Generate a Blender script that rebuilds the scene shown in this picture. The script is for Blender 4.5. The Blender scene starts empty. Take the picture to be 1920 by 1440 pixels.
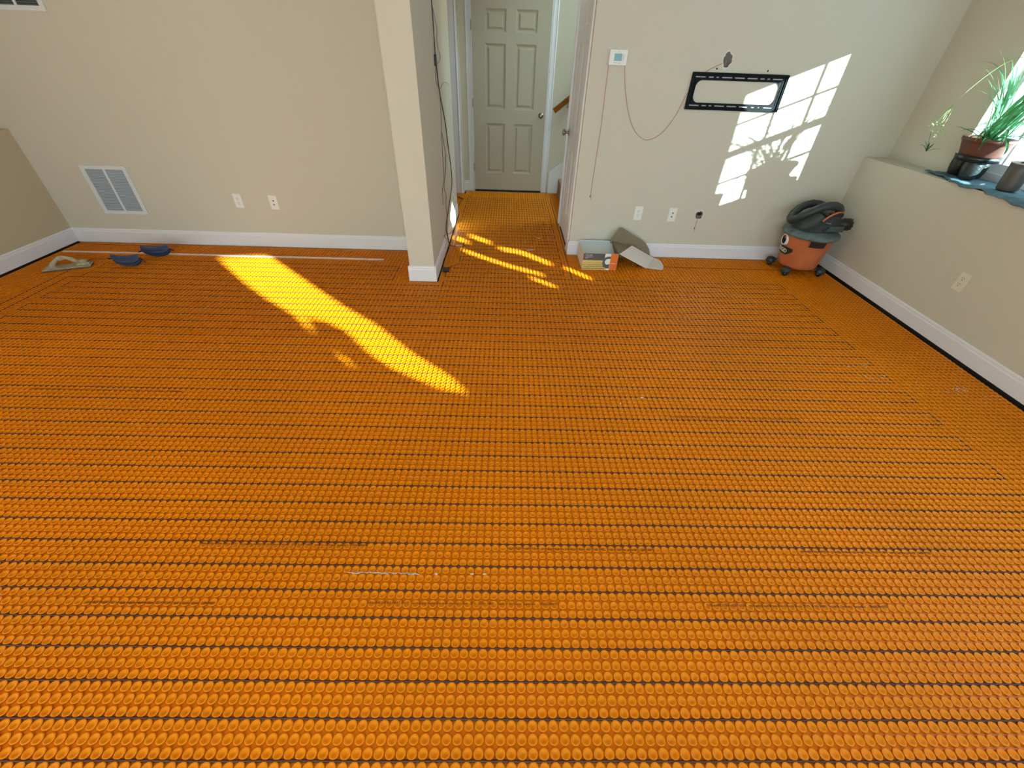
import bpy, bmesh, math, random
import numpy as np
from mathutils import Vector, Matrix
PI = math.pi
scn = bpy.context.scene
COL = scn.collection

# ------------------------------------------------------------------ camera
pitch, yaw, roll, FPX, CAMH = 0.6781, 0.027, 0.0371, 771.5, 1.4935
F = Vector((math.sin(yaw)*math.cos(pitch), math.cos(yaw)*math.cos(pitch), -math.sin(pitch)))
R0 = Vector((math.cos(yaw), -math.sin(yaw), 0)); U0 = R0.cross(F)
Rv = math.cos(roll)*R0 + math.sin(roll)*U0
Uv = -math.sin(roll)*R0 + math.cos(roll)*U0
cam_d = bpy.data.cameras.new('camera'); cam = bpy.data.objects.new('camera', cam_d); COL.objects.link(cam)
cam_d.sensor_fit = 'HORIZONTAL'; cam_d.sensor_width = 36; cam_d.lens = FPX/1920*36
cam_d.clip_start = 0.02; cam_d.clip_end = 200
M = Matrix((Rv, Uv, -F)).transposed().to_4x4(); M.translation = Vector((0, 0, CAMH))
cam.matrix_world = M
scn.camera = cam

# ------------------------------------------------------------------ light + exposure
scn.view_settings.view_transform = 'Standard'; scn.view_settings.look = 'None'
scn.view_settings.gamma = 1; scn.view_settings.use_curve_mapping = False
scn.view_settings.exposure = 0.0
SUN_DIR = Vector((-1, 0.88, -0.40)).normalized()
w = bpy.data.worlds.new('world'); scn.world = w; w.use_nodes = True
bg = w.node_tree.nodes['Background']; bg.inputs[0].default_value = (0.62, 0.93, 1.0, 1); bg.inputs[1].default_value = 5.0
sd = bpy.data.lights.new('sun', 'SUN'); sun = bpy.data.objects.new('sun', sd); COL.objects.link(sun)
sd.energy = 38; sd.angle = math.radians(0.55); sd.color = (0.70, 1.0, 0.96)
sun.rotation_euler = SUN_DIR.to_track_quat('-Z', 'Y').to_euler(); sun.location = (6, -3, 4)

def area(name, loc, target, sx, sy, power, color, spread=180):
    d = bpy.data.lights.new(name, 'AREA'); d.shape = 'RECTANGLE'; d.size = sx; d.size_y = sy
    d.energy = power; d.color = color; d.spread = math.radians(spread)
    o = bpy.data.objects.new(name, d); COL.objects.link(o); o.location = loc
    o.rotation_euler = (Vector(target)-Vector(loc)).to_track_quat('-Z', 'Y').to_euler(); return o
# lamps added as daylight: assumed doors behind the camera, two unseen windows nearer it
area('daylight_behind', (-0.6, -2.95, 1.25), (-0.6, 4, 0.9), 3.4, 2.0, 25, (1.0, 0.95, 0.88))
area('daylight_window_2', (3.15, 0.8, 1.45), (-2, 1.6, 0.9), 0.9, 1.0, 22, (0.60, 0.85, 1.0))
area('daylight_window_3', (3.15, -1.5, 1.60), (-3, 1.5, 0.9), 0.7, 0.9, 11, (0.60, 0.85, 1.0))
# added lamp for unseen upstairs window daylight, lighting the stairwell
area('landing_daylight', (2.6, 5.5, 3.6), (0.8, 5.6, 1.0), 0.8, 0.8, 60, (0.66, 0.98, 1.0))
area('hall_ceiling_lamp', (0.0, 4.9, 2.40), (0.0, 4.9, 0), 0.3, 0.3, 3.2, (1.0, 0.93, 0.62))

# ------------------------------------------------------------------ materials
def srgb(r, g, b):
    f = lambda c: (c/255/12.92) if c/255 <= 0.04045 else ((c/255+0.055)/1.055)**2.4
    return (f(r), f(g), f(b), 1)
def mat(name, col, rough=0.6, metal=0.0, spec=0.5, bump=0.0, bscale=200, var=0.0, vscale=6, trans=None, coat=0):
    m = bpy.data.materials.new(name); m.use_nodes = True; nt = m.node_tree; b = nt.nodes['Principled BSDF']
    if len(col) == 3: col = (*col, 1)
    b.inputs['Base Color'].default_value = col; b.inputs['Roughness'].default_value = rough
    b.inputs['Metallic'].default_value = metal; b.inputs['Specular IOR Level'].default_value = spec
    if coat: b.inputs['Coat Weight'].default_value = coat
    tc = nt.nodes.new('ShaderNodeTexCoord')
    if var:
        n = nt.nodes.new('ShaderNodeTexNoise'); n.inputs['Scale'].default_value = vscale; n.inputs['Detail'].default_value = 5
        nt.links.new(tc.outputs['Object'], n.inputs['Vector'])
        mr = nt.nodes.new('ShaderNodeMapRange'); mr.inputs[1].default_value = .3; mr.inputs[2].default_value = .7
        mr.inputs[3].default_value = 1-var; mr.inputs[4].default_value = 1+var
        nt.links.new(n.outputs['Fac'], mr.inputs[0])
        mx = nt.nodes.new('ShaderNodeVectorMath'); mx.operation = 'SCALE'; mx.inputs[0].default_value = col[:3]
        nt.links.new(mr.outputs[0], mx.inputs['Scale']); nt.links.new(mx.outputs[0], b.inputs['Base Color'])
    if bump:
        n = nt.nodes.new('ShaderNodeTexNoise'); n.inputs['Scale'].default_value = bscale; n.inputs['Detail'].default_value = 3
        nt.links.new(tc.outputs['Object'], n.inputs['Vector'])
        bp = nt.nodes.new('ShaderNodeBump'); bp.inputs['Strength'].default_value = bump; bp.inputs['Distance'].default_value = .002
        nt.links.new(n.outputs['Fac'], bp.inputs['Height']); nt.links.new(bp.outputs[0], b.inputs['Normal'])
    if trans:
        b.inputs['Subsurface Weight'].default_value = 0
        out = nt.nodes['Material Output']; tr = nt.nodes.new('ShaderNodeBsdfTranslucent'); tr.inputs[0].default_value = (*trans, 1)
        mx = nt.nodes.new('ShaderNodeMixShader'); mx.inputs[0].default_value = .4
        nt.links.new(b.outputs[0], mx.inputs[1]); nt.links.new(tr.outputs[0], mx.inputs[2]); nt.links.new(mx.outputs[0], out.inputs[0])
    return m
MT = {}
MT['wall'] = mat('wall_paint', srgb(203, 197, 185), .75, spec=.25, bump=.6, bscale=150)
MT['tan'] = mat('wall_paint_tan', srgb(196, 182, 158), .8, spec=.2, bump=.6, bscale=150)
MT['ceil'] = mat('ceiling_paint', srgb(225, 222, 212), .9, spec=.2)
MT['trim'] = mat('trim_paint', srgb(224, 224, 234), .35, spec=.5)
MT['door'] = mat('door_paint', srgb(176, 168, 150), .4, spec=.5)
MT['orange'] = mat('membrane_orange', (0.72, 0.218, 0.0004, 1), .42, spec=.22, var=.07, vscale=1.6)
MT['cable'] = mat('cable_jacket', (0.062, 0.022, 0.018, 1), .65)
MT['gap'] = mat('dark_subfloor_and_gap_shade', (0.012, 0.008, 0.006, 1), .9)  # dark subfloor; also the painted shadow in the side baseboard gaps
MT['black'] = mat('black_plastic', (0.012, 0.012, 0.014, 1), .35)
MT['blacksteel'] = mat('black_powder_steel', (0.004, 0.005, 0.008, 1), .5, spec=.12)
MT['white'] = mat('white_plastic', srgb(228, 228, 228), .4)
MT['outtan'] = mat('painted_plate', srgb(218, 213, 200), .5)
MT['ventw'] = mat('vent_enamel', srgb(214, 218, 224), .4)
MT['ventd'] = mat('vent_dark', (0.30, 0.34, 0.40, 1), .8)
MT['ventblade'] = mat('vent_blade', srgb(192, 202, 216), .5)
MT['ventduct'] = mat('duct_dark', (0.02, 0.02, 0.022, 1), .9)
MT['nickel'] = mat('nickel', (0.35, 0.32, 0.27, 1), .3, metal=1)
MT['steel'] = mat('steel', (0.6, 0.6, 0.6, 1), .35, metal=1)
MT['wood'] = mat('oak_rail', (0.33, 0.13, 0.025, 1), .4, var=.25, vscale=12)
MT['carpet'] = mat('stair_carpet', srgb(150, 125, 90), .95, bump=.6, bscale=400)
MT['string'] = mat('pink_string', (0.50, 0.14, 0.13, 1), .8)
MT['strip'] = mat('smooth_strip', (0.72, 0.60, 0.58, 1), .22, spec=.8, coat=.5)
MT['seam'] = mat('seam_dark', (0.16, 0.035, 0.002, 1), .6)
MT['ink'] = mat('printed_ink', (0.045, 0.008, 0.003, 1), .6)
MT['card'] = mat('card_brown', srgb(128, 116, 96), .85, var=.06)
MT['cardw'] = mat('card_white', srgb(218, 206, 204), .6)
MT['cardi'] = mat('card_inside', srgb(196, 206, 216), .55)
MT['pgrey'] = mat('print_grey', (0.10, 0.09, 0.10, 1), .5)
MT['pbeige'] = mat('print_beige', srgb(214, 186, 110), .5)
MT['porange'] = mat('print_orange', (0.75, 0.17, 0.02, 1), .5)
MT['pwhite'] = mat('print_white', srgb(232, 228, 225), .5)
MT['pblack'] = mat('print_black', (0.02, 0.018, 0.015, 1), .6)
MT['pring'] = mat('print_ring', (0.09, 0.11, 0.14, 1), .5)
MT['vorange'] = mat('vac_orange', (0.50, 0.140, 0.050, 1), .5, var=.14, vscale=9)
MT['vgrey'] = mat('vac_dusty_grey', (0.105, 0.145, 0.155, 1), .6, var=.35, vscale=14)
MT['vdark'] = mat('vac_dark', (0.024, 0.030, 0.036, 1), .5, var=.3, vscale=12)
MT['hose'] = mat('vac_hose', (0.022, 0.028, 0.034, 1), .45)
MT['kneeb'] = mat('knee_blue', (0.022, 0.045, 0.115, 1), .45, var=.25, vscale=40)
MT['kneed'] = mat('knee_dark', (0.010, 0.014, 0.035, 1), .7)
MT['floatg'] = mat('dried_mortar', srgb(168, 158, 138), .9, bump=.5, bscale=120, var=.25, vscale=30)
MT['floatd'] = mat('float_foam', srgb(92, 84, 80), .9, var=.3, vscale=40)
MT['pot'] = mat('pot_terracotta', (0.13, 0.046, 0.032, 1), .45)
MT['saucer'] = mat('saucer_black', (0.006, 0.008, 0.012, 1), .3)
MT['bpot'] = mat('textured_black_pot', (0.020, 0.026, 0.030, 1), .4)
MT['vase'] = mat('vase_grey_brown', (0.085, 0.075, 0.070, 1), .45)
MT['cloth'] = mat('cloth_blue_grey', (0.10, 0.19, 0.26, 1), .95, bump=.8, bscale=300, var=.2, vscale=30)
MT['soil'] = mat('potting_soil', (0.03, 0.02, 0.014, 1), .95)
MT['leaf'] = mat('leaf', (0.10, 0.29, 0.15, 1), .4, trans=(0.22, 0.55, 0.25))
MT['leafd'] = mat('leaf_dark', (0.03, 0.10, 0.03, 1), .45, trans=(0.05, 0.16, 0.04))
MT['stalk'] = mat('flower_stalk', (0.34, 0.44, 0.18, 1), .6)
MT['flower'] = mat('small_flowers', (0.62, 0.75, 0.45, 1), .6, trans=(0.5, 0.6, 0.3))
MT['plaster'] = mat('plaster', srgb(215, 208, 200), .95)
MT['gypsum'] = mat('broken_gypsum', (0.12, 0.105, 0.10, 1), .95, var=.6, vscale=60)
MT['hole'] = mat('hole_black', (0.006, 0.006, 0.006, 1), .9)
MT['screen'] = mat('thermostat_screen', (0.26, 0.50, 0.60, 1), .12, spec=.8)
MT['splice'] = mat('splice_label', srgb(215, 180, 170), .5)
MT['ground'] = mat('outside_snow', srgb(205, 215, 225), .9)
gm = bpy.data.materials.new('window_glass'); gm.use_nodes = True; nt = gm.node_tree; nt.nodes.clear()
o_ = nt.nodes.new('ShaderNodeOutputMaterial'); t_ = nt.nodes.new('ShaderNodeBsdfTransparent'); g_ = nt.nodes.new('ShaderNodeBsdfGlossy')
g_.inputs['Roughness'].default_value = .02; m_ = nt.nodes.new('ShaderNodeMixShader'); m_.inputs[0].default_value = .07
nt.links.new(t_.outputs[0], m_.inputs[1]); nt.links.new(g_.outputs[0], m_.inputs[2]); nt.links.new(m_.outputs[0], o_.inputs[0]); MT['glass'] = gm

# ------------------------------------------------------------------ mesh helpers
class MB:
    def __init__(s): s.v = []; s.f = []; s.sm = []; s.mi = []; s.cur = 0
    def add(s, vs, fs, smooth=False, T=None):
        n = len(s.v)
        for p in vs: s.v.append(tuple(T @ Vector(p)) if T is not None else tuple(p))
        for f in fs: s.f.append(tuple(i+n for i in f)); s.sm.append(smooth); s.mi.append(s.cur)
        return s
    def box(s, x0, x1, y0, y1, z0, z1, T=None):
        vs = [(x0,y0,z0),(x1,y0,z0),(x1,y1,z0),(x0,y1,z0),(x0,y0,z1),(x1,y0,z1),(x1,y1,z1),(x0,y1,z1)]
        return s.add(vs, [(0,3,2,1),(4,5,6,7),(0,1,5,4),(1,2,6,5),(2,3,7,6),(3,0,4,7)], False, T)
    def lathe(s, prof, n=32, T=None, smooth=True, cap0=False, cap1=False, sx=1, sy=1):
        vs = []; fs = []
        for r, z in prof:
            for i in range(n):
                a = 2*PI*i/n; vs.append((r*math.cos(a)*sx, r*math.sin(a)*sy, z))
        for j in range(len(prof)-1):
            for i in range(n):
                k = (i+1) % n; fs.append((j*n+i, j*n+k, (j+1)*n+k, (j+1)*n+i))
        s.add(vs, fs, smooth, T)
        if cap0: s.add([vs[i] for i in range(n)], [tuple(range(n-1, -1, -1))], False, T)
        if cap1: s.add(vs[-n:], [tuple(range(n))], False, T)
        return s
    def tube(s, pts, r, n=8, closed=False, smooth=True, T=None):
        pts = [Vector(p) for p in pts]; m = len(pts); vs = []; fs = []
        prev = None
        for i, p in enumerate(pts):
            if closed: t = pts[(i+1) % m]-pts[i-1]
            else: t = pts[min(i+1, m-1)]-pts[max(i-1, 0)]
            if t.length < 1e-9: t = Vector((0, 0, 1))
            t.normalize()
            if prev is None:
                a = Vector((0, 0, 1)) if abs(t.z) < .9 else Vector((1, 0, 0)); u = t.cross(a).normalized()
            else:
                u = prev - t*prev.dot(t)
                u = u.normalized() if u.length > 1e-6 else t.orthogonal().normalized()
            prev = u; v = t.cross(u); rr = r[i] if isinstance(r, (list, tuple)) else r
            for k in range(n):
                a = 2*PI*k/n; vs.append(p+u*math.cos(a)*rr+v*math.sin(a)*rr)
        for j in range(m if closed else m-1):
            j2 = (j+1) % m
            for k in range(n):
                k2 = (k+1) % n; fs.append((j*n+k, j*n+k2, j2*n+k2, j2*n+k))
        s.add(vs, fs, smooth, T)
        if not closed:
            s.add(vs[:n], [tuple(range(n-1, -1, -1))], False, T); s.add(vs[-n:], [tuple(range(n))], False, T)
        return s
    def prism(s, poly, h, T=None, smooth=False):
        n = len(poly); vs = [(x, y, 0) for x, y in poly]+[(x, y, h) for x, y in poly]
        fs = [tuple(range(n-1, -1, -1)), tuple(range(n, 2*n))]+[(i, (i+1) % n, n+(i+1) % n, n+i) for i in range(n)]
        return s.add(vs, fs, smooth, T)
    def build(s, name, m, parent=None, bevel=0, seg=2, sub=0, loc=None):
        me = bpy.data.meshes.new(name); me.from_pydata([tuple(v) for v in s.v], [], s.f)
        for x in (m if isinstance(m, (list, tuple)) else [m]): me.materials.append(MT[x])
        me.polygons.foreach_set('use_smooth', s.sm); me.polygons.foreach_set('material_index', s.mi)
        me.update()
        bm = bmesh.new(); bm.from_mesh(me); bmesh.ops.recalc_face_normals(bm, faces=bm.faces[:]); bm.to_mesh(me); bm.free()
        o = bpy.data.objects.new(name, me); COL.objects.link(o)
        if parent is not None: o.parent = parent
        if loc is not None: o.location = loc
        if bevel:
            b = o.modifiers.new('bevel', 'BEVEL'); b.width = bevel; b.segments = seg; b.limit_method = 'ANGLE'
        if sub:
            b = o.modifiers.new('sub', 'SUBSURF'); b.levels = sub; b.render_levels = sub
        return o
def tag(o, label=None, cat=None, group=None, kind=None):
    if label: o['label'] = label
    if cat: o['category'] = cat
    if group: o['group'] = group
    if kind: o['kind'] = kind
    return o
def struct(o): o['kind'] = 'structure'; return o
def empty(name, loc=(0, 0, 0), rz=0):
    o = bpy.data.objects.new(name, None); COL.objects.link(o); o.location = loc; o.rotation_euler = (0, 0, rz)
    o.empty_display_size = .05; return o
def copy_tree(o, parent=None):
    c = o.copy(); COL.objects.link(c)
    if parent is not None: c.parent = parent
    for ch in list(o.children): copy_tree(ch, c)
    return c
def smooth_path(pts, n=8):
    P = [Vector(p) for p in pts]; out = []
    for i in range(len(P)-1):
        p0 = P[max(i-1, 0)]; p1 = P[i]; p2 = P[i+1]; p3 = P[min(i+2, len(P)-1)]
        for k in range(n):
            t = k/n
            out.append(.5*((2*p1)+(-p0+p2)*t+(2*p0-5*p1+4*p2-p3)*t*t+(-p0+3*p1-3*p2+p3)*t**3))
    out.append(P[-1]); return out
def rrect(x0, x1, y0, y1, r, n=6):
    out = []
    for cx, cy, a in ((x1-r, y1-r, 0), (x0+r, y1-r, PI/2), (x0+r, y0+r, PI), (x1-r, y0+r, 1.5*PI)):
        for i in range(n+1): out.append((cx+r*math.cos(a+PI/2*i/n), cy+r*math.sin(a+PI/2*i/n)))
    return out
def plate(name, loops, depth, m, parent, T, bevel=0.0):
    """flat plate with holes: 2-D curve, filled and extruded, turned into a mesh"""
    cu = bpy.data.curves.new(name, 'CURVE'); cu.dimensions = '2D'; cu.fill_mode = 'BOTH'; cu.extrude = depth/2; cu.bevel_depth = bevel
    for lp in loops:
        sp = cu.splines.new('POLY'); sp.points.add(len(lp)-1); sp.use_cyclic_u = True
        for i, (x, y) in enumerate(lp): sp.points[i].co = (x, y, 0, 1)
    tmp = bpy.data.objects.new('tmp', cu); COL.objects.link(tmp)
    dg = bpy.context.evaluated_depsgraph_get(); me = bpy.data.meshes.new_from_object(tmp.evaluated_get(dg))
    bpy.data.objects.remove(tmp); me.transform(T); me.materials.clear(); me.materials.append(MT[m])
    o = bpy.data.objects.new(name, me); COL.objects.link(o)
    if parent is not None: o.parent = parent
    return o
def text_mesh(name, body, size, m, parent, T, extrude=0.0003, bold=False, align='LEFT'):
    cu = bpy.data.curves.new(name, 'FONT'); cu.body = body; cu.size = size; cu.extrude = extrude; cu.align_x = align
    cu.resolution_u = 2
    if bold: cu.offset = size*0.02
    tmp = bpy.data.objects.new('tmp', cu); COL.objects.link(tmp)
    dg = bpy.context.evaluated_depsgraph_get(); me = bpy.data.meshes.new_from_object(tmp.evaluated_get(dg))
    bpy.data.objects.remove(tmp); me.transform(T); me.materials.clear(); me.materials.append(MT[m])
    o = bpy.data.objects.new(name, me); COL.objects.link(o)
    if parent is not None: o.parent = parent
    return o
# frame looking at the back wall: local x -> world x, local y -> world z, local z -> towards camera (-y)
def on_back(y): return Matrix(((1, 0, 0, 0), (0, 0, -1, y), (0, 1, 0, 0), (0, 0, 0, 1)))
# frame on the right wall: local x -> world -y, local y -> world z, local z -> world -x
def on_right(x): return Matrix(((0, 0, -1, x), (-1, 0, 0, 0), (0, 1, 0, 0), (0, 0, 0, 1)))

# ------------------------------------------------------------------ dimensions
D = 3.860; XL = -4.000; XRW = 2.979; XU = 3.18; LEDGE = 0.90; H = 2.44
HX0, HX1 = -0.577, 0.594          # hallway side walls
PY = 3.193                        # front of the partition
DY = 6.065                        # far door plane
Y0 = 0.3164; SP = 0.03; X0 = -0.003

# ------------------------------------------------------------------ shell
b = MB(); b.box(-4.4, HX0-.2, D, D+.12, -.05, H); struct(b.build('wall_back_left', 'wall'))
b = MB(); b.box(HX0-.2, HX0, PY, 5.03, -.05, H); struct(b.build('wall_partition', 'wall'))
b = MB(); b.box(HX1, 3.5, D, D+.12, -.05, H); struct(b.build('wall_back_right', 'wall'))
# right hallway wall around its door opening (door y 3.955..4.705)
b = MB(); b.box(HX1, HX1+.12, D+.12, 3.985, -.05, H).box(HX1, HX1+.12, 4.735, 4.83, -.05, H).box(HX1, HX1+.12, 3.985, 4.735, 2.06, H)
struct(b.build('wall_hall_right', 'wall'))
b = MB(); b.box(HX1+.12, 3.3, 4.79, 4.83, -.05, 5.0); struct(b.build('wall_stair_front', 'wall'))
# far wall with door opening
b = MB(); b.box(-2.2, -.452, DY+.02, DY+.14, -.05, H).box(.470, 3.3, DY+.02, DY+.14, -.05, 5.0).box(-.452, .470, DY+.02, DY+.14, 2.06, H)
struct(b.build('wall_far', 'wall'))
b = MB(); b.box(-2.2, HX0-.008, 5.925, DY+.02, -.05, H); struct(b.build('wall_hall_left', 'wall'))
b = MB(); b.box(-2.3, -2.2, 3.9, DY+.1, -.05, H); struct(b.build('wall_side_room', 'wall'))
b = MB(); b.box(3.3, 3.4, 4.79, 6.2, -.05, 5.0); struct(b.build('wall_stair_end', 'wall'))
b = MB(); b.box(-4.4, XL, -3.2, D, -.05, LEDGE).box(-4.4, -4.21, -3.2, D, LEDGE, H); struct(b.build('wall_left', 'tan'))
# right wall: thick lower part with ledge, upper wall with three window openings
XO = 3.38
W1 = (2.50, 3.262, .90, 1.905); W2 = (.40, 1.55, .90, 2.02); W3 = (-1.80, -1.0, .90, 2.36)
b = MB(); b.box(XRW, 3.55, -3.2, D, -.05, LEDGE)
b.box(XU, XO, W1[1], D, LEDGE, H).box(XU, XO, W2[1], W1[0], LEDGE, H).box(XU, XO, W3[1], W2[0], LEDGE, H).box(XU, XO, -3.2, W3[0], LEDGE, H)
for wn in (W1, W2, W3): b.box(XU, XO, wn[0], wn[1], wn[3], H)
struct(b.build('wall_right', 'wall'))
b = MB(); b.box(-4.4, -2.35, -3.2, -3.05, -.05, H).box(1.15, 3.5, -3.2, -3.05, -.05, H).box(-2.35, 1.15, -3.2, -3.05, 2.3, H)
struct(b.build('wall_behind', 'wall'))
b = MB(); b.box(-4.4, 3.55, -3.2, D+.12, H, H+.1).box(-2.3, HX1+.12, D+.12, 6.2, H, H+.1); struct(b.build('ceiling', 'ceil'))
b = MB(); b.box(HX1+.1, 3.4, 4.79, 6.2, 5.0, 5.1); struct(b.build('ceiling_stairwell', 'ceil'))
b = MB(); b.box(3.56, 60, -60, 60, -.06, -.01); struct(b.build('ground_outside', 'ground'))

# ------------------------------------------------------------------ floor: studded orange membrane
zb = -0.0055
b = MB()
b.box(-4.4, 3.5, -3.2, 6.2, -.06, -.022)
b.cur = 1
def slab(x0, x1, y0, y1): b.add([(x0, y0, zb), (x1, y0, zb), (x1, y1, zb), (x0, y1, zb)], [(0, 1, 2, 3)])
slab(XL+.022, XRW-.034, -3.1, PY-.004); slab(XL+.022, HX0-.2, PY-.004, D-.01); slab(HX0+.02, HX1-.004, PY-.004, 4.83)
slab(HX1-.004, XRW-.034, PY-.004, D-.01); slab(HX0+.02, .70, 4.83, DY); slab(-2.2, HX0+.02, 5.04, 5.92)
slab(HX0-.2, HX0+.02, PY-.004, PY-.003)
base_v = np.array(b.v, dtype=np.float32); base_f = b.f; base_mi = b.mi
def stud_template(n, rings):
    vs = []; fs = []
    for r, z in rings:
        for i in range(n):
            a = 2*PI*(i+.5)/n; vs.append((r*math.cos(a), r*math.sin(a), z))
    for j in range(len(rings)-1):
        for i in range(n):
            k = (i+1) % n; fs.append((j*n+i, j*n+k, (j+1)*n+k, (j+1)*n+i))
    return np.array(vs, dtype=np.float32), np.array(fs, dtype=np.int32)
RG = [(.0115, zb), (.0120, -.0030), (.0141, .0001), (.0139, .0011), (.0124, .0017), (.0100, .0014), (.0070, -.0001), (.0036, -.0017), (.0005, -.0020)]
hi = stud_template(14, RG)
lo = stud_template(8, [(.0110, zb), (.0114, -.003), (.0135, .0008), (.0115, .0015), (.0064, -.0012), (.0012, -.0013)])
cells_hi = []; cells_lo = []
jx = np.arange(math.floor((XL+.03)/SP), math.ceil(XRW/SP)+1)
for j in range(-14, int((DY-Y0)/SP)+1):
    y = Y0+.015+j*SP
    lim = 0.5+ (y+0.4)*1.55 + 1.2
    for i in jx:
        x = X0+.015+i*SP
        if abs(x) > lim+1.2: continue
        ok = False
        if XL+.036 < x < XRW-.050 and y < D-.02:
            ok = not (HX0-.235 < x < HX0+.03 and y > PY-.03)
            if x > HX0 and y > PY and x < HX0+.05: ok = False
        if HX0+.05 < x < HX1-.02 and y < DY-.02: ok = True
        if HX1-.02 <= x < .69 and 4.86 < y < DY-.02: ok = True
        if -2.1 < x <= HX0+.05 and 5.07 < y < 5.90: ok = True
        if -4.0 < x < -1.10 and 3.600 < y < 3.628: ok = False
        if ok: (cells_hi if y < 2.3 else cells_lo).append((x, y))
rng = np.random.RandomState(3)
V = [base_v]; nb = len(base_v); Q = []
for cells, (tv, tf) in ((cells_hi, hi), (cells_lo, lo)):
    c = np.array(cells, dtype=np.float32); n = len(c)
    c = c+rng.uniform(-.0004, .0004, c.shape).astype(np.float32)
    sc = 1+rng.uniform(-.03, .03, (n, 1, 1)).astype(np.float32)
    vv = tv[None]*sc; vv[:, :, 2] = tv[None, :, 2]
    vv[:, :, 0] += c[:, None, 0]; vv[:, :, 1] += c[:, None, 1]
    # slight lean of every ring's dimple so that no two studs light up alike
    V.append(vv.reshape(-1, 3)); Q.append((tf[None]+(np.arange(n)*len(tv))[:, None, None]+nb).reshape(-1, 4)); nb += n*len(tv)
V = np.concatenate(V); Q = np.concatenate(Q)
me = bpy.data.meshes.new('floor'); bf = np.array(base_f, dtype=np.int32)
allf = np.concatenate([bf, Q]); me.vertices.add(len(V)); me.vertices.foreach_set('co', V.ravel())
me.loops.add(allf.size); me.loops.foreach_set('vertex_index', allf.ravel())
me.polygons.add(len(allf)); me.polygons.foreach_set('loop_start', np.arange(len(allf), dtype=np.int32)*4)
me.polygons.foreach_set('loop_total', np.full(len(allf), 4, dtype=np.int32))
mi = np.ones(len(allf), dtype=np.int32); mi[:len(bf)] = base_mi
sm = np.ones(len(allf), dtype=bool); sm[:len(bf)] = False
me.materials.append(MT['gap']); me.materials.append(MT['orange'])
me.polygons.foreach_set('material_index', mi); me.polygons.foreach_set('use_smooth', sm)
me.update(calc_edges=True); me.validate()
floor = bpy.data.objects.new('floor', me); COL.objects.link(floor); struct(floor)
# sheet seams and printed lines of the membrane
b = MB()
b.box(-.1+1.25, XRW-.03, 3.603, 3.608, -.002, .0018).box(-4+.03, -3.03, D-.075, D-.071, -.002, .0018)
b.build('sheet_seam', 'seam', floor)
PRINT = 'Schluter\u00ae-DITRA-HEAT-DUO   uncoupling membrane with thermal break   ETA  \u00a9 EN 14891   made in Germany   patented  - 150002094791'
def printed(x0, x1, y, body=PRINT):
    o = text_mesh('printed_line', body, .011, 'ink', floor, Matrix.Identity(4), .0002)
    xs = [v.co.x for v in o.data.vertices]; wd = max(xs)-min(xs)
    for v in o.data.vertices: v.co = (x0+v.co.x*(x1-x0)/wd, y-.005+v.co.y*1.0, .0020+v.co.z)
    return o
for x0, x1, y in ((-.455, .205, .635), (.73, 1.375, .636), (-1.40, -.97, .629), (-1.14, -.51, .846), (.026, .60, .841), (1.18, 1.70, .842),
                  (-2.55, -1.75, 1.73), (.9, 1.6, 1.60)):
    printed(x0, x1, y)

# ------------------------------------------------------------------ heating cable
b = MB(); zc = -.0012; cr = .0034
def seg(pts): b.tube([(x, y, zc) for x, y in pts], cr, 6)
gx = lambda x: X0+round((x-X0)/SP)*SP
gy = lambda k: Y0+.09*k
xr = gx(2.36); xl = gx(-3.38)
def rowline(k, x0, x1):
    n = max(2, int((x1-x0)/.12)); seg([(x0+(x1-x0)*i/n, gy(k)+.0009*math.sin(i*1.7+k)) for i in range(n+1)])
for k in range(-6, 32): rowline(k, xl if k < 31 else gx(-3.47), xr)
for k in (32, 33): rowline(k, gx(-.51), xr)
for k in range(-6, 33, 2): seg([(xr, gy(k)), (xr, gy(k+1))])
for k in range(-5, 30, 2): seg([(xl, gy(k)), (xl, gy(k+1))])
seg([(gx(-3.47), gy(31)), (gx(-3.47), -.3)]); seg([(gx(-3.56), gy(35)), (gx(-3.56), -.3)])
for k in (32, 33, 34, 35): rowline(k, gx(-3.38) if k < 35 else gx(-3.56), gx(-.94))
for a, c in ((32, 33), (34, 35)): seg([(gx(-.94), gy(a)), (gx(-.94), gy(c))])
seg([(xl, gy(33)), (xl, gy(34))]); seg([(xl, gy(31)), (xl, gy(32))])
hl, hr = gx(-.51), gx(.50)
for k in range(34, 61): rowline(k, hl+(.09 if k > 35 and k < 44 else 0), hr)
for k in range(34, 60, 2): seg([(hr, gy(k)), (hr, gy(k+1))])
seg([(hl, gy(31)), (hl, gy(32))]); seg([(hl, gy(33)), (hl, gy(34))]); seg([(hl, gy(35)), (hl+.09, gy(36))])
for k in range(37, 60, 2): seg([(hl+(.09 if k < 43 else 0), gy(k)), (hl+(.09 if k < 43 else 0), gy(k+1))])
seg([(gx(.56), gy(33)), (gx(.56), gy(60)+.03)]); seg([(gx(.56), gy(33)), (gx(.45), gy(33))])
cab = b.build('heating_cable', 'cable')
tag(cab, 'dark heating cable looping in long rows through the orange studs', 'cable')

# smooth strip near the back wall
b = MB(); b.box(-3.945, -1.105, 3.602, 3.626, zb, .0022)
tag(b.build('floor_strip', 'strip', bevel=.001), 'pale shiny strip lying along the floor before the left back wall', 'strip')

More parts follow.
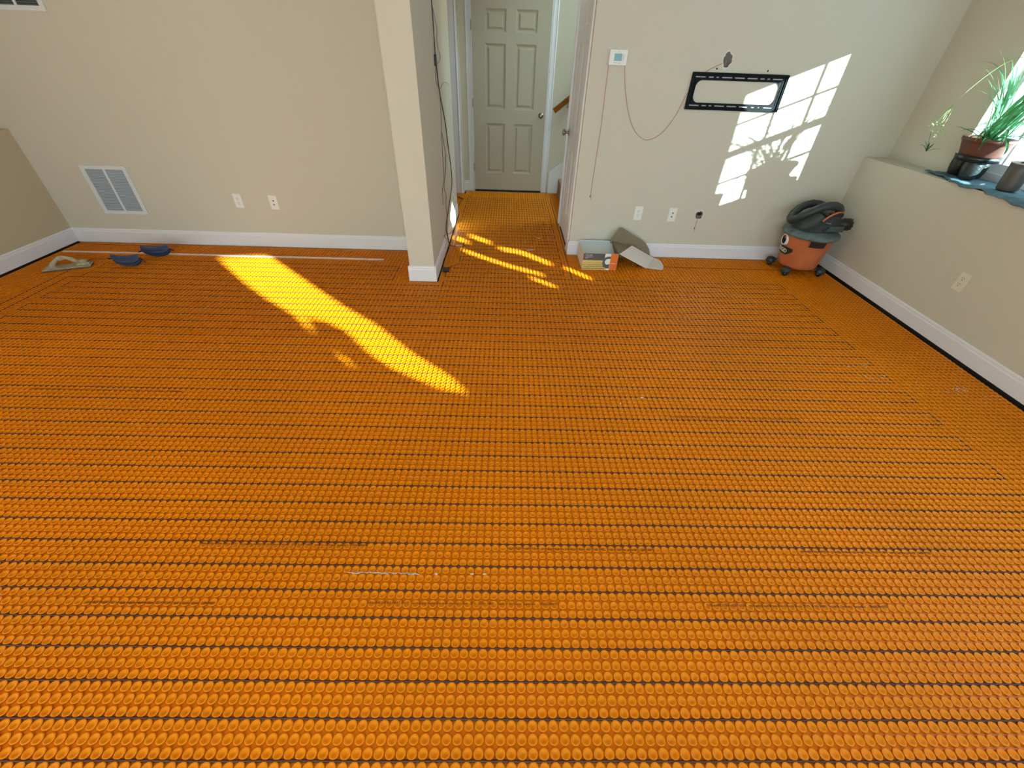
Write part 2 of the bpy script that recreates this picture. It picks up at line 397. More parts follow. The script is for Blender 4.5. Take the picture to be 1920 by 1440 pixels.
# ------------------------------------------------------------------ baseboards
BBP = [(0, 0), (.0135, 0), (.0135, .098), (.0095, .104), (.0095, .117), (.004, .126), (0, .126)]
def baseboard(name, p0, p1, nrm, z0=.0, m='trim', b=None):
    own = b is None
    if own: b = MB()
    p0 = Vector(p0); p1 = Vector(p1); nrm = Vector(nrm)
    vs = []
    for p in (p0, p1):
        for d_, z_ in BBP: q = p+nrm*d_; vs.append((q.x, q.y, z_ if z_ > 0 else z0))
    n = len(BBP); fs = [(i, (i+1) % n, n+(i+1) % n, n+i) for i in range(n)]+[tuple(range(n)), tuple(range(2*n-1, n-1, -1))]
    b.add(vs, fs)
    if own: return struct(b.build(name, m, bevel=.0012))
baseboard('baseboard_back_left', (XL, D, 0), (HX0-.2, D, 0), (0, -1, 0), .001)
baseboard('baseboard_back_right', (HX1-.0135, D, 0), (XRW, D, 0), (0, -1, 0), .001)
baseboard('baseboard_left', (XL, -3.0, 0), (XL, D, 0), (1, 0, 0), .009)
baseboard('baseboard_right', (XRW, -3.0, 0), (XRW, D, 0), (-1, 0, 0), .013)
b = MB(); baseboard('', (HX0-.2-.013, PY, 0), (HX0+.013, PY, 0), (0, -1, 0), .001, b=b)
baseboard('', (HX0, PY-.0, 0), (HX0, 4.99, 0), (1, 0, 0), .008, b=b); baseboard('', (HX0-.2, PY, 0), (HX0-.2, D, 0), (-1, 0, 0), .001, b=b)
struct(b.build('baseboard_partition', 'trim', bevel=.001))
baseboard('baseboard_hall_far', (HX0-.008, DY+.02, 0), (-.51, DY+.02, 0), (0, -1, 0), .001)
baseboard('baseboard_hall_right', (HX1, D-.013, 0), (HX1, 3.90, 0), (-1, 0, 0), .008)

b = MB(); b.box(XRW-.005, XRW+.001, -3.0, D-.001, -.03, .03); struct(b.build('gap_shade_right', 'gap'))  # dark strip painting the shadow in the gap under the right baseboard
b = MB(); b.box(XL-.001, XL+.005, -3.0, D-.001, -.03, .03); struct(b.build('gap_shade_left', 'gap'))  # same painted gap shadow along the left wall foot

# ------------------------------------------------------------------ doors
def panel_leaf(W, Hh, th, xs, zs, name, m, parent, T):
    """six-panel leaf; local x width, z up, y=0 front, +y back"""
    b = MB(); xc = sorted(set([0, W]+[v for p in xs for v in p])); zc_ = sorted(set([0, Hh]+[v for p in zs for v in p]))
    for i in range(len(xc)-1):
        for j in range(len(zc_)-1):
            x0, x1, z0, z1 = xc[i], xc[i+1], zc_[j], zc_[j+1]
            if (x0, x1) in xs and (z0, z1) in zs:
                rings = [(0, 0), (.006, .004), (.020, .009), (.030, .009), (.048, .002)]
                vs = []
                for ins, dp in rings: vs += [(x0+ins, dp, z0+ins), (x1-ins, dp, z0+ins), (x1-ins, dp, z1-ins), (x0+ins, dp, z1-ins)]
                fs = [(r*4+k, r*4+(k+1) % 4, r*4+4+(k+1) % 4, r*4+4+k) for r in range(len(rings)-1) for k in range(4)]
                k = (len(rings)-1)*4; fs.append((k, k+1, k+2, k+3)); b.add(vs, fs, False, T)
            else: b.add([(x0, 0, z0), (x1, 0, z0), (x1, 0, z1), (x0, 0, z1)], [(0, 1, 2, 3)], False, T)
    vs = [(0, 0, 0), (W, 0, 0), (W, 0, Hh), (0, 0, Hh), (0, th, 0), (W, th, 0), (W, th, Hh), (0, th, Hh)]
    b.add(vs, [(4, 7, 6, 5), (0, 4, 5, 1), (1, 5, 6, 2), (2, 6, 7, 3), (3, 7, 4, 0)], False, T)
    me_o = b.build(name, m, parent); return me_o
def knob(parent, loc, direction, m='nickel'):
    q = Vector(direction).to_track_quat('Z', 'Y').to_matrix().to_4x4(); q.translation = Vector(loc)
    b = MB(); b.lathe([(.001, 0), (.032, 0), (.032, .004), (.026, .008), (.012, .010), (.011, .030), (.018, .036), (.027, .044), (.029, .053), (.024, .062), (.012, .067), (.001, .068)], 24, q)
    return b.build('door_knob', m, parent)
CAS = [(0, 0), (.006, .012), (.014, .014), (.020, .010), (.040, .013), (.062, .017), (.070, .014), (.072, 0)]   # across, thickness
def casing(b, x0, w, z0, z1, T, flip=False):
    sc = w/.072; pr = [((c*sc) if not flip else (w-c*sc), t) for c, t in CAS]
    n = len(pr); vs = [(x0+c, -t, z0) for c, t in pr]+[(x0+c, -t, z1) for c, t in pr]
    b.add(vs, [tuple(range(n)), tuple(range(2*n-1, n-1, -1))]+[(i, (i+1) % n, n+(i+1) % n, n+i) for i in range(n)], False, T)
door = empty('door_1', (0, DY, 0)); struct(door)
T = Matrix.Translation((-.437, 0, .022))
panel_leaf(.892, 2.01, .035, [(.150, .388), (.500, .738)], [(.206, .772), (.920, 1.545), (1.64, 1.84)], 'door_leaf', 'door', door, T)
knob(door, (.398, 0, .893), (0, -1, 0))
for hz in (.30, 1.0, 1.72):
    b = MB(); b.box(-.4445, -.436, -.010, .002, hz-.045, hz+.045).tube([(-.441, -.010, hz-.046), (-.441, -.010, hz+.046)], .0055, 8)
    b.build('hinge', 'nickel', door)
b = MB(); b.box(-.437, .455, -.004, .12, 0, .018); b.build('threshold', 'gap', door)
b = MB(); Tm = Matrix.Translation((0, DY+.02, 0))
casing(b, -.512, .066, .001, 2.10, Tm); casing(b, .465, .066, .001, 2.10, Tm, True)
b.box(-.446, -.4385, DY-.0, DY+.10, .001, 2.05).box(.457, .465, DY, DY+.10, .001, 2.05).box(-.446, .465, DY, DY+.1, 2.045, 2.06)
struct(b.build('trim_1', 'trim'))
b = MB(); casing(b, -.690, .100, .004, 2.1, Matrix.Translation((0, 5.925, 0)), True); struct(b.build('trim_2', 'trim'))
# closet door in the hallway's right wall (faces -x)
d2 = empty('door_2', (HX1, 3.985, 0)); struct(d2)
# local x -> world +y, local y(front normal -y) -> world -x : rotation
Rz = Matrix(((0, 1, 0, 0), (1, 0, 0, 0), (0, 0, 1, 0), (0, 0, 0, 1)))   # x->y, y->x (mirrored, normals recalculated)
T2 = Rz @ Matrix.Translation((.004, .0, .022))
panel_leaf(.742, 2.01, .035, [(.115, .330), (.412, .627)], [(.206, .772), (.920, 1.545), (1.64, 1.84)], 'door_leaf', 'trim', d2, T2)
knob(d2, (0, .69, .90), (-1, 0, 0))
for hz in (.33, 1.07, 1.78):
    b = MB(); b.box(-.010, .002, -.010, .003, hz-.045, hz+.045).tube([(-.010, -.004, hz-.046), (-.010, -.004, hz+.046)], .005, 8)
    b.build('hinge', 'nickel', d2)
b = MB(); Tc = Matrix.Translation((HX1, 0, 0)) @ Rz
casing(b, 3.905, .072, .008, 2.1, Tc); casing(b, 4.743, .085, .008, 2.1, Tc, True)
struct(b.build('trim_3', 'trim'))

# ------------------------------------------------------------------ stairs going up to the right behind the wall
st = empty('staircase', (.68, 5.45, 0)); tag(st, 'carpeted stairs climbing to the right beside the white panel door', 'stairs')
for i in range(9):
    b = MB(); x = .0+.26*i; z = .19*(i+1)
    b.box(x, x+.29, -.60, .58, z-.19 if i == 0 else z-.25, z); b.build('step', 'carpet', st, bevel=.008)
b = MB()
pts = [(-.13, .0), (-.13, .24), (2.4, 2.09), (2.4, 1.6), (.1, 0)]
b.prism(pts, .014, Matrix(((1, 0, 0, 0), (0, 0, 1, .605-.014), (0, 1, 0, 0), (0, 0, 0, 1)))); 
b2 = [(-.13, .24), (-.13, .262), (2.4, 2.112), (2.4, 2.09)]
b.prism(b2, .022, Matrix(((1, 0, 0, 0), (0, 0, 1, .605-.022), (0, 1, 0, 0), (0, 0, 0, 1)))); b.build('skirt_board', 'trim', st)
hr_ = empty('handrail', (.55, 6.0, .95)); tag(hr_, 'short visible end of a sloping oak handrail on the stairwell wall', 'handrail')
b = MB(); sl = math.radians(37)
pr = rrect(-.022, .022, -.028, .028, .014, 4)
Tr = Matrix.Translation((0, -.005, .0)) @ Matrix.Rotation(-sl, 4, 'Y') @ Matrix(((0, 0, 1, 0), (1, 0, 0, 0), (0, 1, 0, 0), (0, 0, 0, 1)))
b.prism(pr, 2.4, Tr, True); b.build('rail', 'wood', hr_)
b = MB(); b.tube([(.18, .085, .06), (.18, .03, .06), (.18, .0, .11)], .007, 8).box(.16, .20, .078, .086, .03, .09); b.build('bracket', 'nickel', hr_)

# ------------------------------------------------------------------ windows
def sash_window(name, wn, munt_y, rows_z, mid, top, glass, xg=3.285):
    y0, y1, z0, z1 = wn; r = empty(name, (xg, (y0+y1)/2, z0)); struct(r)
    O = Vector((-xg, -(y0+y1)/2, -z0)); T = Matrix.Translation(O); ga, gb = glass; f0, f1 = xg-.02, xg+.05
    b = MB(); b.box(f0, f1, y0, y0+.025, z0, z1, T).box(f0, f1, y1-.02, y1, z0, z1, T).box(f0, f1, y0+.025, y1-.02, top+.012, z1, T).box(f0-.01, f1, y0+.025, y1-.02, z0, z0+.055, T)
    b.build('window_frame', 'trim', r, bevel=.002)
    for nm, za, zz, xx, gz0, gz1, rz in (('lower_sash', z0+.055, mid+.022, xg-.006, 1.01, mid-.02, rows_z[0]), ('upper_sash', mid-.018, top+.012, xg+.020, mid+.020, top, rows_z[1])):
        b = MB(); s0, s1 = xx-.012, xx+.012
        b.box(s0, s1, y0+.025, ga, za, zz, T).box(s0, s1, gb, y1-.02, za, zz, T).box(s0, s1, ga, gb, za, gz0, T).box(s0, s1, ga, gb, gz1, zz, T)
        s = b.build(nm, 'trim', r, bevel=.0015)
        b = MB()
        for y in munt_y: b.box(xx-.006, xx+.006, y-.008, y+.008, gz0, gz1, T)
        b.box(xx-.006, xx+.006, ga, gb, rz-.008, rz+.008, T); b.build('grille', 'trim', s)
        b = MB(); b.box(xx-.0015, xx+.0015, ga-.004, gb+.004, gz0-.004, gz1+.004, T); b.build('pane', 'glass', s)
    return r
w1 = sash_window('window_1', W1, (3.022, 2.789), (1.236, 1.683), 1.458, 1.888, (2.556, 3.232))
# added, unseen plates in the two windows beside the camera; holes shape the sun streaks
def masked_window(name, wn, holes):
    y0, y1, z0, z1 = wn; yc = (y0+y1)/2; r = empty(name, (3.24, yc, z0)); struct(r)
    ccw = lambda P: P if sum(P[i][0]*P[(i+1) % len(P)][1]-P[(i+1) % len(P)][0]*P[i][1] for i in range(len(P))) < 0 else P[::-1]
    loops = [[(y0-yc, 0), (y1-yc, 0), (y1-yc, z1-z0), (y0-yc, z1-z0)]]+[ccw([(y-yc, z-z0) for y, z in h]) for h in holes]
    plate('sun_mask', loops, .006, 'outtan', r, Matrix(((0, 0, 1, 0), (1, 0, 0, 0), (0, 1, 0, 0), (0, 0, 0, 1))))
    b = MB()
    for ya, yb, za, zz in ((y0, y0+.03, z0, z1), (y1-.03, y1, z0, z1), (y0+.03, y1-.03, z0, z0+.03), (y0+.03, y1-.03, z1-.03, z1)): b.box(.04, .09, ya-yc, yb-yc, za-z0, zz-z0)
    b.build('window_frame', 'trim', r)
masked_window('window_2', W2, [
 [(1.172, 1.447), (1.172, 1.361), (1.058, 1.36), (1.053, 1.443)], [(0.972, 1.516), (0.97, 1.452), (0.86, 1.448), (0.859, 1.511)],
 [(1.10, 1.324), (1.21, 1.231), (1.175, 1.131), (1.06, 1.136), (1.09, 1.233), (1.00, 1.322)],
 [(0.722, 1.461), (0.729, 1.379), (0.763, 1.275), (0.844, 1.167), (0.763, 1.169), (0.68, 1.275), (0.644, 1.378), (0.634, 1.458)],
 [(0.683, 1.208), (0.693, 1.132), (0.618, 1.134), (0.606, 1.209)], [(1.201, 1.08), (1.162, 1.023), (1.112, 0.932), (1.03, 0.937), (1.075, 1.027), (1.11, 1.083)],
 [(0.781, 0.98), (0.784, 0.93), (0.713, 0.936), (0.709, 0.985)], [(1.20, 1.77), (1.36, 1.66), (1.31, 1.52), (1.02, 1.59), (1.00, 1.70)]])
masked_window('window_3', W3, [[(-1.549, 2.31), (-1.604, 2.127), (-1.611, 2.012), (-1.586, 1.931), (-1.582, 1.882), (-1.635, 1.804), (-1.518, 1.854), (-1.439, 1.795), (-1.398, 1.719), (-1.462, 1.634), (-1.461, 1.568),
 (-1.378, 1.454), (-1.285, 1.39), (-1.243, 1.388), (-1.21, 1.426), (-1.216, 1.527), (-1.152, 1.652), (-1.169, 1.758), (-1.157, 1.863), (-1.106, 2.15), (-1.315, 2.228)],
 [(-1.65, 1.711), (-1.628, 1.704), (-1.641, 1.663), (-1.672, 1.672)]])

# ------------------------------------------------------------------ vents
def vent(name, x0, x1, z0, z1, blade, duct, label):
    r = empty(name, ((x0+x1)/2, D, (z0+z1)/2)); tag(r, label, 'air vent', 'louvered air return vents')
    W, Hh = (x1-x0)/2, (z1-z0)/2; T = on_back(0)
    iw, ih = W-.032, Hh-.026
    f = plate('frame', [rrect(-W, W, -Hh, Hh, .004, 3), rrect(-iw, -.008, -ih, ih, .002, 2)[::-1], rrect(.008, iw, -ih, ih, .002, 2)[::-1]], .006, 'ventw', r, T @ Matrix.Translation((0, 0, .005)), .001)
    for sx in (-1, 1):
        b = MB(); n = int(2*ih/.0125)
        for i in range(n):
            z = -ih+(i+.5)*2*ih/n; xa, xb = sorted((sx*.009, sx*(iw-.001)))
            b.add([(xa, z+.0035, .007), (xb, z+.0035, .007), (xb, z-.0052, .0005), (xa, z-.0052, .0005), (xa, z+.0028, .0062), (xb, z+.0028, .0062), (xb, z-.0060, -.0003+.0004), (xa, z-.0060, .0001)],
                  [(0, 1, 2, 3), (7, 6, 5, 4), (0, 4, 5, 1), (3, 2, 6, 7)], False, T)
        b.build('louver_panel', blade, r)
    b = MB(); b.box(-iw-.004, iw+.004, -ih-.004, ih+.004, .0002, .0006, T); b.build('duct_opening', duct, r)
    for sx in (-1, 1):
        for sz in (-1, 1):
            b = MB(); b.lathe([(.0001, .0095), (.004, .0095), (.005, .008)], 10, T @ Matrix.Translation((sx*(W-.014), sz*(Hh-.09), 0)), cap0=True); b.build('screw', 'ventblade', r)
    return r
vent('air_vent', -3.603, -3.222, .262, .652, 'ventblade', 'ventd', 'white louvered return vent low on the wall near the left corner')
vent('air_vent', -3.595, -3.214, 1.622, 2.012, 'vgrey', 'ventduct', 'dark-slatted white vent at the top left edge, high on the wall')

# ------------------------------------------------------------------ outlets
def wallplate(T, kind, label, group=None, pm='white'):
    r = empty('wall_outlet' if kind == 'duplex' else 'cable_wall_plate'); r.matrix_world = T
    tag(r, label, 'outlet' if kind == 'duplex' else 'wall plate', group)
    b = MB(); b.prism(rrect(-.0355, .0355, -.0585, .0585, .004, 3), .0055, Matrix.Identity(4)); b.build('cover_plate', pm, r, bevel=.0015)
    if kind == 'duplex':
        for sz in (-1, 1):
            cz = sz*.0195
            pl = [(x, max(-.0125, min(.0125, y))) for x, y in [(.0165*math.cos(a)*1.0, .0165*math.sin(a)) for a in [2*PI*i/24 for i in range(24)]]]
            b = MB(); b.prism(pl, .0022, Matrix.Translation((0, cz, .0052))); s = b.build('socket', pm, r, bevel=.0006)
            b = MB()
            for sx in (-1, 1): b.box(sx*.0064-.0013, sx*.0064+.0013, cz+.001, cz+.0085, .0072, .0078)
            b.lathe([(.0028, 0), (.0028, .0006)], 12, Matrix.Translation((0, cz-.0065, .0072)), cap1=True); b.build('slots', 'hole', s)
        b = MB(); b.lathe([(.003, 0), (.003, .0012)], 12, Matrix.Translation((0, 0, .005)), cap1=True); b.build('screw', 'steel', r)
    else:
        for (cx, cz, rr) in ((.002, .0155, .0062), (-.001, -.0155, .0062)):
            b = MB(); b.lathe([(rr+.004, 0), (rr+.003, .002), (rr, .002)], 16, Matrix.Translation((cx, cz, .005)), cap0=False); s = b.build('jack', 'white', r)
            b = MB(); b.lathe([(rr, 0), (rr*.9, .0012)], 16, Matrix.Translation((cx, cz, .0058)), cap1=True); b.build('jack_hole', 'hole', s)
    return r
def TB(x, z): return on_back(D) @ Matrix.Translation((x, z, 0))
wallplate(TB(-2.375, .402), 'duplex', 'white duplex outlet left of the two-hole plate on the left back wall', 'duplex outlets')
wallplate(TB(-2.067, .396), 'data', 'white plate with two black holes on the left back wall', 'two-hole wall plates')
wallplate(TB(1.186, .395), 'duplex', 'white duplex outlet above the open cardboard box', 'duplex outlets')
wallplate(TB(1.497, .390), 'data', 'white plate with two black holes next to the small broken wall hole', 'two-hole wall plates')
wallplate(on_right(XRW) @ Matrix.Translation((-2.50, .412, 0)), 'duplex', 'painted-over tan duplex outlet on the right wall below the ledge', 'duplex outlets', 'outtan')

# ------------------------------------------------------------------ thermostat, strings, holes, tv mount
th = empty('thermostat', (.793, D, 1.487)); tag(th, 'square white wall thermostat with pale blue screen', 'thermostat')
T = on_back(0)
b = MB(); b.prism(rrect(-.066, .066, -.046, .046, .006, 4), .022, T); b.build('case', 'white', th, bevel=.003, seg=3)
b = MB(); b.box(-.030, .026, -.020, .022, .0218, .0232, T); s_ = b.build('screen', 'screen', th)
for q in ((.033, .040, -.018, .018), (-.032, -.008, -.034, -.028), (0, .022, -.036, -.030), (-.008, .012, .030, .033)):
    b = MB(); b.box(*q, .0215, .0235, T); b.build('button', 'ventblade', th)
ys = D-.006
def string(name, pts, label, knot=None):
    r = empty(name, (pts[0][0], ys, pts[0][1])); tag(r, label, 'string', 'pink strings on the right back wall')
    b = MB(); b.tube(smooth_path([(x-pts[0][0], 0, z-pts[0][1]) for x, z in pts], 6), .0016, 6); b.build('cord', 'string', r)
    if knot:
        kx, kz = knot[0]-pts[0][0], knot[1]-pts[0][1]
        b = MB(); b.lathe([(.0005, -.007), (.005, -.004), (.006, 0), (.004, .005), (.0005, .007)], 10, Matrix.Translation((kx, 0, kz)))
        b.tube([(kx, 0, kz), (kx-.006, 0, kz-.012)], .0012, 5).tube([(kx, 0, kz), (kx+.008, -.002, kz-.014), (kx+.012, 0, kz-.034)], .0012, 5); b.build('knot', 'string', r)
    return r
string('hanging_string', [(.731, 1.448), (.737, 1.2), (.739, 1.006), (.735, .75), (.733, .585), (.732, .53)], 'straight pink string hanging from the left side of the thermostat', (.732, .528))
string('looped_string', [(.853, 1.444), (.858, 1.41), (.875, 1.336), (.918, 1.204), (.965, 1.103), (1.014, 1.032), (1.08, .984), (1.137, .970), (1.205, .996), (1.267, 1.057), (1.324, 1.159), (1.364, 1.281), (1.42, 1.37), (1.47, 1.424), (1.521, 1.451), (1.575, 1.476)],
       'pink string drooping from the thermostat and passing behind the black bracket')
string('short_string', [(1.742, .37), (1.738, .33), (1.735, .285)], 'short pink string end hanging out of the lower wall hole', (1.734, .278))
def wall_hole(name, cx, cz, rx, rz, label, seed):
    r = empty(name, (cx, D, cz)); tag(r, label, 'hole'); rn = random.Random(seed); T = on_back(0); n = 22
    ring = [(1+rn.uniform(-.16, .16)) for _ in range(n)]
    P = lambda s, z: [(rx*s*ring[i]*math.cos(2*PI*i/n), rz*s*ring[i]*math.sin(2*PI*i/n), z) for i in range(n)]
    b = MB(); vs = P(1.35, .0004)+P(1.15, .003)+P(1.0, .0012); fs = [(j*n+i, j*n+(i+1) % n, (j+1)*n+(i+1) % n, (j+1)*n+i) for j in range(2) for i in range(n)]
    b.add(vs, fs, False, T); b.build('torn_edge', 'plaster', r)
    b = MB(); b.add(P(1.0, .0012)+[(0, 0, .0002)], [(i, (i+1) % n, n) for i in range(n)], False, T); b.build('broken_board', 'gypsum', r)
    b = MB(); b.add([(x, y+rz*.35, .0016) for x, y, z in [(rx*.7*math.cos(a), rz*.42*math.sin(a), 0) for a in [2*PI*i/12 for i in range(12)]]], [tuple(range(12))], False, T); b.build('cavity', 'hole' if seed == 5 else 'pgrey', r)
    return r
wall_hole('wall_hole', 1.607, 1.497, .034, .042, 'ragged hole in the drywall above the black bracket', 4)
wall_hole('wall_hole', 1.742, .392, .032, .034, 'broken drywall hole low on the wall beside the two-hole plate', 5)
for x, z, l in ((1.545, 1.443, 'small black screw hole just left under the ragged hole, above the bracket'), (1.932, 1.440, 'small black screw hole above the right part of the bracket')):
    b = MB(); b.lathe([(.0001, .0014), (.005, .0014), (.0062, .0002)], 12, on_back(D) @ Matrix.Translation((x, z, 0)))
    tag(b.build('screw_hole', 'hole'), l, 'hole', 'screw holes above the bracket')
tv = empty('tv_wall_mount', (1.737, D, 1.303)); tag(tv, 'black steel television wall bracket with slotted rectangular frame', 'wall bracket')
W, Hh = .366, .117
loops = [rrect(-W, W, -Hh, Hh, .010, 4), rrect(-.322, .322, -.072, .070, .045, 8)[::-1]]
# slots above and below the opening
cells = [(-.340, -.272), (-.255, -.222), (-.206, -.187), (-.168, -.100), (-.085, -.018), (-.002, .066), (.082, .112), (.128, .148), (.164, .232)]
cells = [(-.338+(a+.340)*1.165, -.338+(c+.340)*1.165) for a, c in cells]
for a, c in cells:
    for zc_ in (.0885, -.0895): loops.append(rrect(a, c, zc_-.0042, zc_+.0042, .003, 2)[::-1])
plate('back_plate', loops, .003, 'blacksteel', tv, T @ Matrix.Translation((0, 0, .007)), .0006)
for nm, pl in (('top_flange', (-W, W, Hh-.012, Hh)), ('bottom_flange', (-W, W, -Hh, -Hh+.012))):
    b = MB(); b.box(pl[0], pl[1], pl[2], pl[3], .001, .020, T); b.build(nm, 'blacksteel', tv, bevel=.003)
for sx in (-1, 1):
    b = MB(); b.box(min(sx*W, sx*(W-.018)), max(sx*W, sx*(W-.018)), -Hh+.01, Hh-.01, .001, .016, T)
    b.tube([(sx*(W-.034), -.075, .009), (sx*(W-.034), .075, .009)], .004, 8, T=T); b.build('side_rail', 'blacksteel', tv, bevel=.003)

# ------------------------------------------------------------------ cords on the partition
XC = HX0+.006
def cord(name, pts, r, label, extra=None, grp='black cords on the partition'):
    p0 = Vector(pts[0]); e = empty(name, p0); tag(e, label, 'cord', grp)
    b = MB(); b.tube(smooth_path([Vector(p)-p0 for p in pts], 6), r, 7); b.build('wire', 'black', e); return e, p0
Z = lambda l: [(XC+.004, y, z) for y, z in l]
e, p0 = cord('power_cord', Z([(4.02, 2.2), (4.01, 1.90), (4.006, 1.767), (4.006, 1.621), (4.0, 1.464), (4.02, 1.40), (4.051, 1.319), (4.11, 1.211), (4.333, .991), (4.448, .772), (4.56, .58), (4.561, .433), (4.383, .351), (4.158, .277), (3.93, .2)])+[(XC+.020, 3.88, .13), (XC+.030, 3.90, .05), (XC+.055, 3.965, .008), (-.492, 3.984, .006)], .0042,
             'thick black cord running down the hallway side of the partition')
b = MB(); b.prism(rrect(-.014, .014, -.035, .035, .006, 3), .016, Matrix.Translation(Vector((XC-.004, 4.0, 1.43))-p0) @ Matrix(((0, 0, 1, 0), (1, 0, 0, 0), (0, 1, 0, 0), (0, 0, 0, 1)))); b.build('inline_connector', 'black', e, bevel=.002)
b = MB(); b.tube([Vector(p)-p0 for p in ((-.494, 3.984, .0085), (-.427, 3.989, .0085))], .0068, 10); b.build('splice_label', 'splice', e)
b = MB(); b.tube([Vector(p)-p0 for p in ((-.427, 3.989, .008), (-.40, 3.991, .006))], .003, 6); b.build('lead_end', 'black', e)
cord('thin_wire', Z([(4.005, 1.75), (4.10, 1.68), (4.184, 1.618), (4.14, 1.557), (4.16, 1.511), (4.275, 1.453), (4.2, 1.42), (4.06, 1.405)]), .0018, 'thin wire bowing out beside the thick cord near the ceiling end')
cord('thin_wire', Z([(3.99, 1.40), (3.956, 1.359), (3.947, 1.297), (4.05, 1.26), (4.106, 1.257), (4.20, 1.245), (4.256, 1.262), (4.418, 1.275), (4.62, 1.262), (4.80, 1.233)]), .0016, 'thin wire curling sideways off the thick cord at mid height')
cord('thin_wire', Z([(4.08, 1.25), (4.109, 1.209), (4.099, 1.055), (4.072, .955), (4.03, .807), (4.03, .66), (4.015, .606), (3.93, .56), (3.878, .546), (3.855, .461), (3.85, .42)]), .0018, 'thin wire ending loose low on the partition, left of the thick cord')
cord('thin_wire', Z([(4.072, .955), (4.157, .843), (4.217, .744), (4.16, .64), (4.02, .56), (3.99, .52), (4.076, .439), (4.02, .374), (4.05, .24), (3.99, .15)])+[(XC+.022, 3.90, .11), (XC+.024, 3.90, .075), (XC+.024, 3.93, .04), (XC+.024, 3.90, .01), (XC+.022, 3.80, .012), (XC+.020, 3.62, .035), (XC+.020, 3.49, .04), (XC+.026, 3.44, .015), (-.545, 3.41, .008)], .0022, 'thin black wire snaking along the partition baseboard to the black plug block')
cord('thin_wire', [(XC+.014, 4.80, .006), (XC+.014, 4.506, .018), (XC+.018, 4.3, .045), (XC+.018, 4.112, .08), (XC+.014, 3.9, .15), (XC+.010, 3.74, .187), (XC+.014, 3.82, .13), (XC+.020, 3.90, .10)], .0022, 'wire looping in a small triangle above the partition baseboard')
b = MB(); b.box(-.545, -.488, 3.375, 3.432, .002, .022); e = b.build('plug_block', 'black', bevel=.004); tag(e, 'small black plug block on the floor at the foot of the partition', 'plug')
b = MB(); b.tube([(-.64, 5.70, .008), (-.567, 5.62, .008)], .007, 8).tube([(-.585, 5.62, .004), (-.59, 5.42, .004), (-.592, 5.10, .004)], .003, 6).tube([(-.600, 5.09, .008), (-.575, 5.085, .008)], .008, 8)
tag(b.build('cable_lead', 'cable'), 'dark cable lead lying in the side doorway at the hallway end', 'cable')

# ------------------------------------------------------------------ cardboard box
bx = empty('cardboard_box', (.84, 3.66, 0)); tag(bx, 'open printed cardboard box with brown flaps lying against the back wall', 'box')
TT = Matrix.Translation((-.84, -3.66, 0)); t = .003
y0, y1, x0, x1, hh = 3.505, 3.812, .678, .985, .150
b = MB(); b.box(x0, x1, y0, y1, .002, .005, TT); b.build('bottom', 'card', bx)
b = MB(); b.box(x0, x0+t, y0, y1, .002, hh, TT); b.build('left_side', 'cardw', bx)
b = MB(); b.box(x0, x1, y1-t, y1, .002, hh+.004, TT); b.box(x0, x1, y1, y1+.001, .002, hh+.006, TT); b.build('back_side', 'cardi', bx)
b = MB(); b.box(x0+.03, x1-.01, y0+.04, y0+.045, .006, .10, TT @ Matrix.Translation((0, .10, .0)) @ Matrix.Rotation(0, 4, 'X')); 
b = MB()
b.add([(x0+.004, y0+.006, .075), (x1-.004, y0+.006, .075), (x1-.004, y1-.004, hh-.004), (x0+.004, y1-.004, hh-.004), (x0+.004, y0+.006, .073), (x1-.004, y0+.006, .073), (x1-.004, y1-.004, hh-.006), (x0+.004, y1-.004, hh-.006)],
      [(0, 1, 2, 3), (7, 6, 5, 4), (0, 4, 5, 1), (1, 5, 6, 2), (2, 6, 7, 3), (3, 7, 4, 0)], False, TT); b.build('inner_flap', 'cardi', bx)
b = MB(); b.box(x0, x1, y0-t, y0, .002, hh, TT); fr = b.build('front_side', 'pwhite', bx)
TF = TT @ on_back(y0-t) ; wd = x1-x0
def fr_box(a0, a1, z0, z1, dz, m, nm):
    b = MB(); b.box(x0+a0*wd, x0+a1*wd, z0*hh, z1*hh, .0, dz, TF); return b.build(nm, m, fr)
fr_box(0.0, .62, .60, 1.0, .0005, 'pgrey', 'printed_panel')
fr_box(0.0, .70, .02, .60, .0005, 'pbeige', 'printed_photo')
fr_box(.79, 1.0, .02, 1.0, .0006, 'porange', 'printed_stripe')
b = MB(); rn = random.Random(2)
for j in range(4):
    for i in range(13):
        a = .03+.05*i+(j % 2)*.025; z = .10+.11*j
        b.lathe([(.0001, .0009), (.0052-.0006*j, .0009)], 8, TF @ Matrix.Translation((x0+a*wd, z*hh, 0)) @ Matrix.Diagonal((1.3, .8, 1, 1)))
b.build('printed_dots', 'pblack', fr)
b = MB(); b.prism([(x0+(.72+.15*math.cos(a))*wd, (.48+.36*math.sin(a))*hh) for a in [PI/2+PI*i/14 for i in range(15)]]+[(x0+(.72+.02*math.cos(a))*wd, (.48+.12*math.sin(a))*hh) for a in [PI/2+PI*(14-i)/14 for i in range(15)]], .0011, TF)
b.box(x0+.72*wd, x0+.79*wd, .70*hh, .84*hh, 0, .0011, TF).box(x0+.70*wd, x0+.78*wd, .12*hh, .38*hh, 0, .0011, TF); b.build('printed_ring', 'pring', fr)
b = MB(); b.prism([(x0+(.715+.075*math.cos(a))*wd, (.52+.17*math.sin(a))*hh) for a in [2*PI*i/20 for i in range(20)]], .0014, TF); b.build('printed_disc', 'pwhite', fr)
text_mesh('printed_title', 'DITRA-HEAT', .011, 'pwhite', fr, TF @ Matrix.Translation((x0+.06*wd, .875*hh, .0008)), .0001, True)
text_mesh('printed_text', 'Uncoupling membrane\nfor electric floor\nheating', .0075, 'pwhite', fr, TF @ Matrix.Translation((x0+.06*wd, .80*hh, .0008)), .0001)
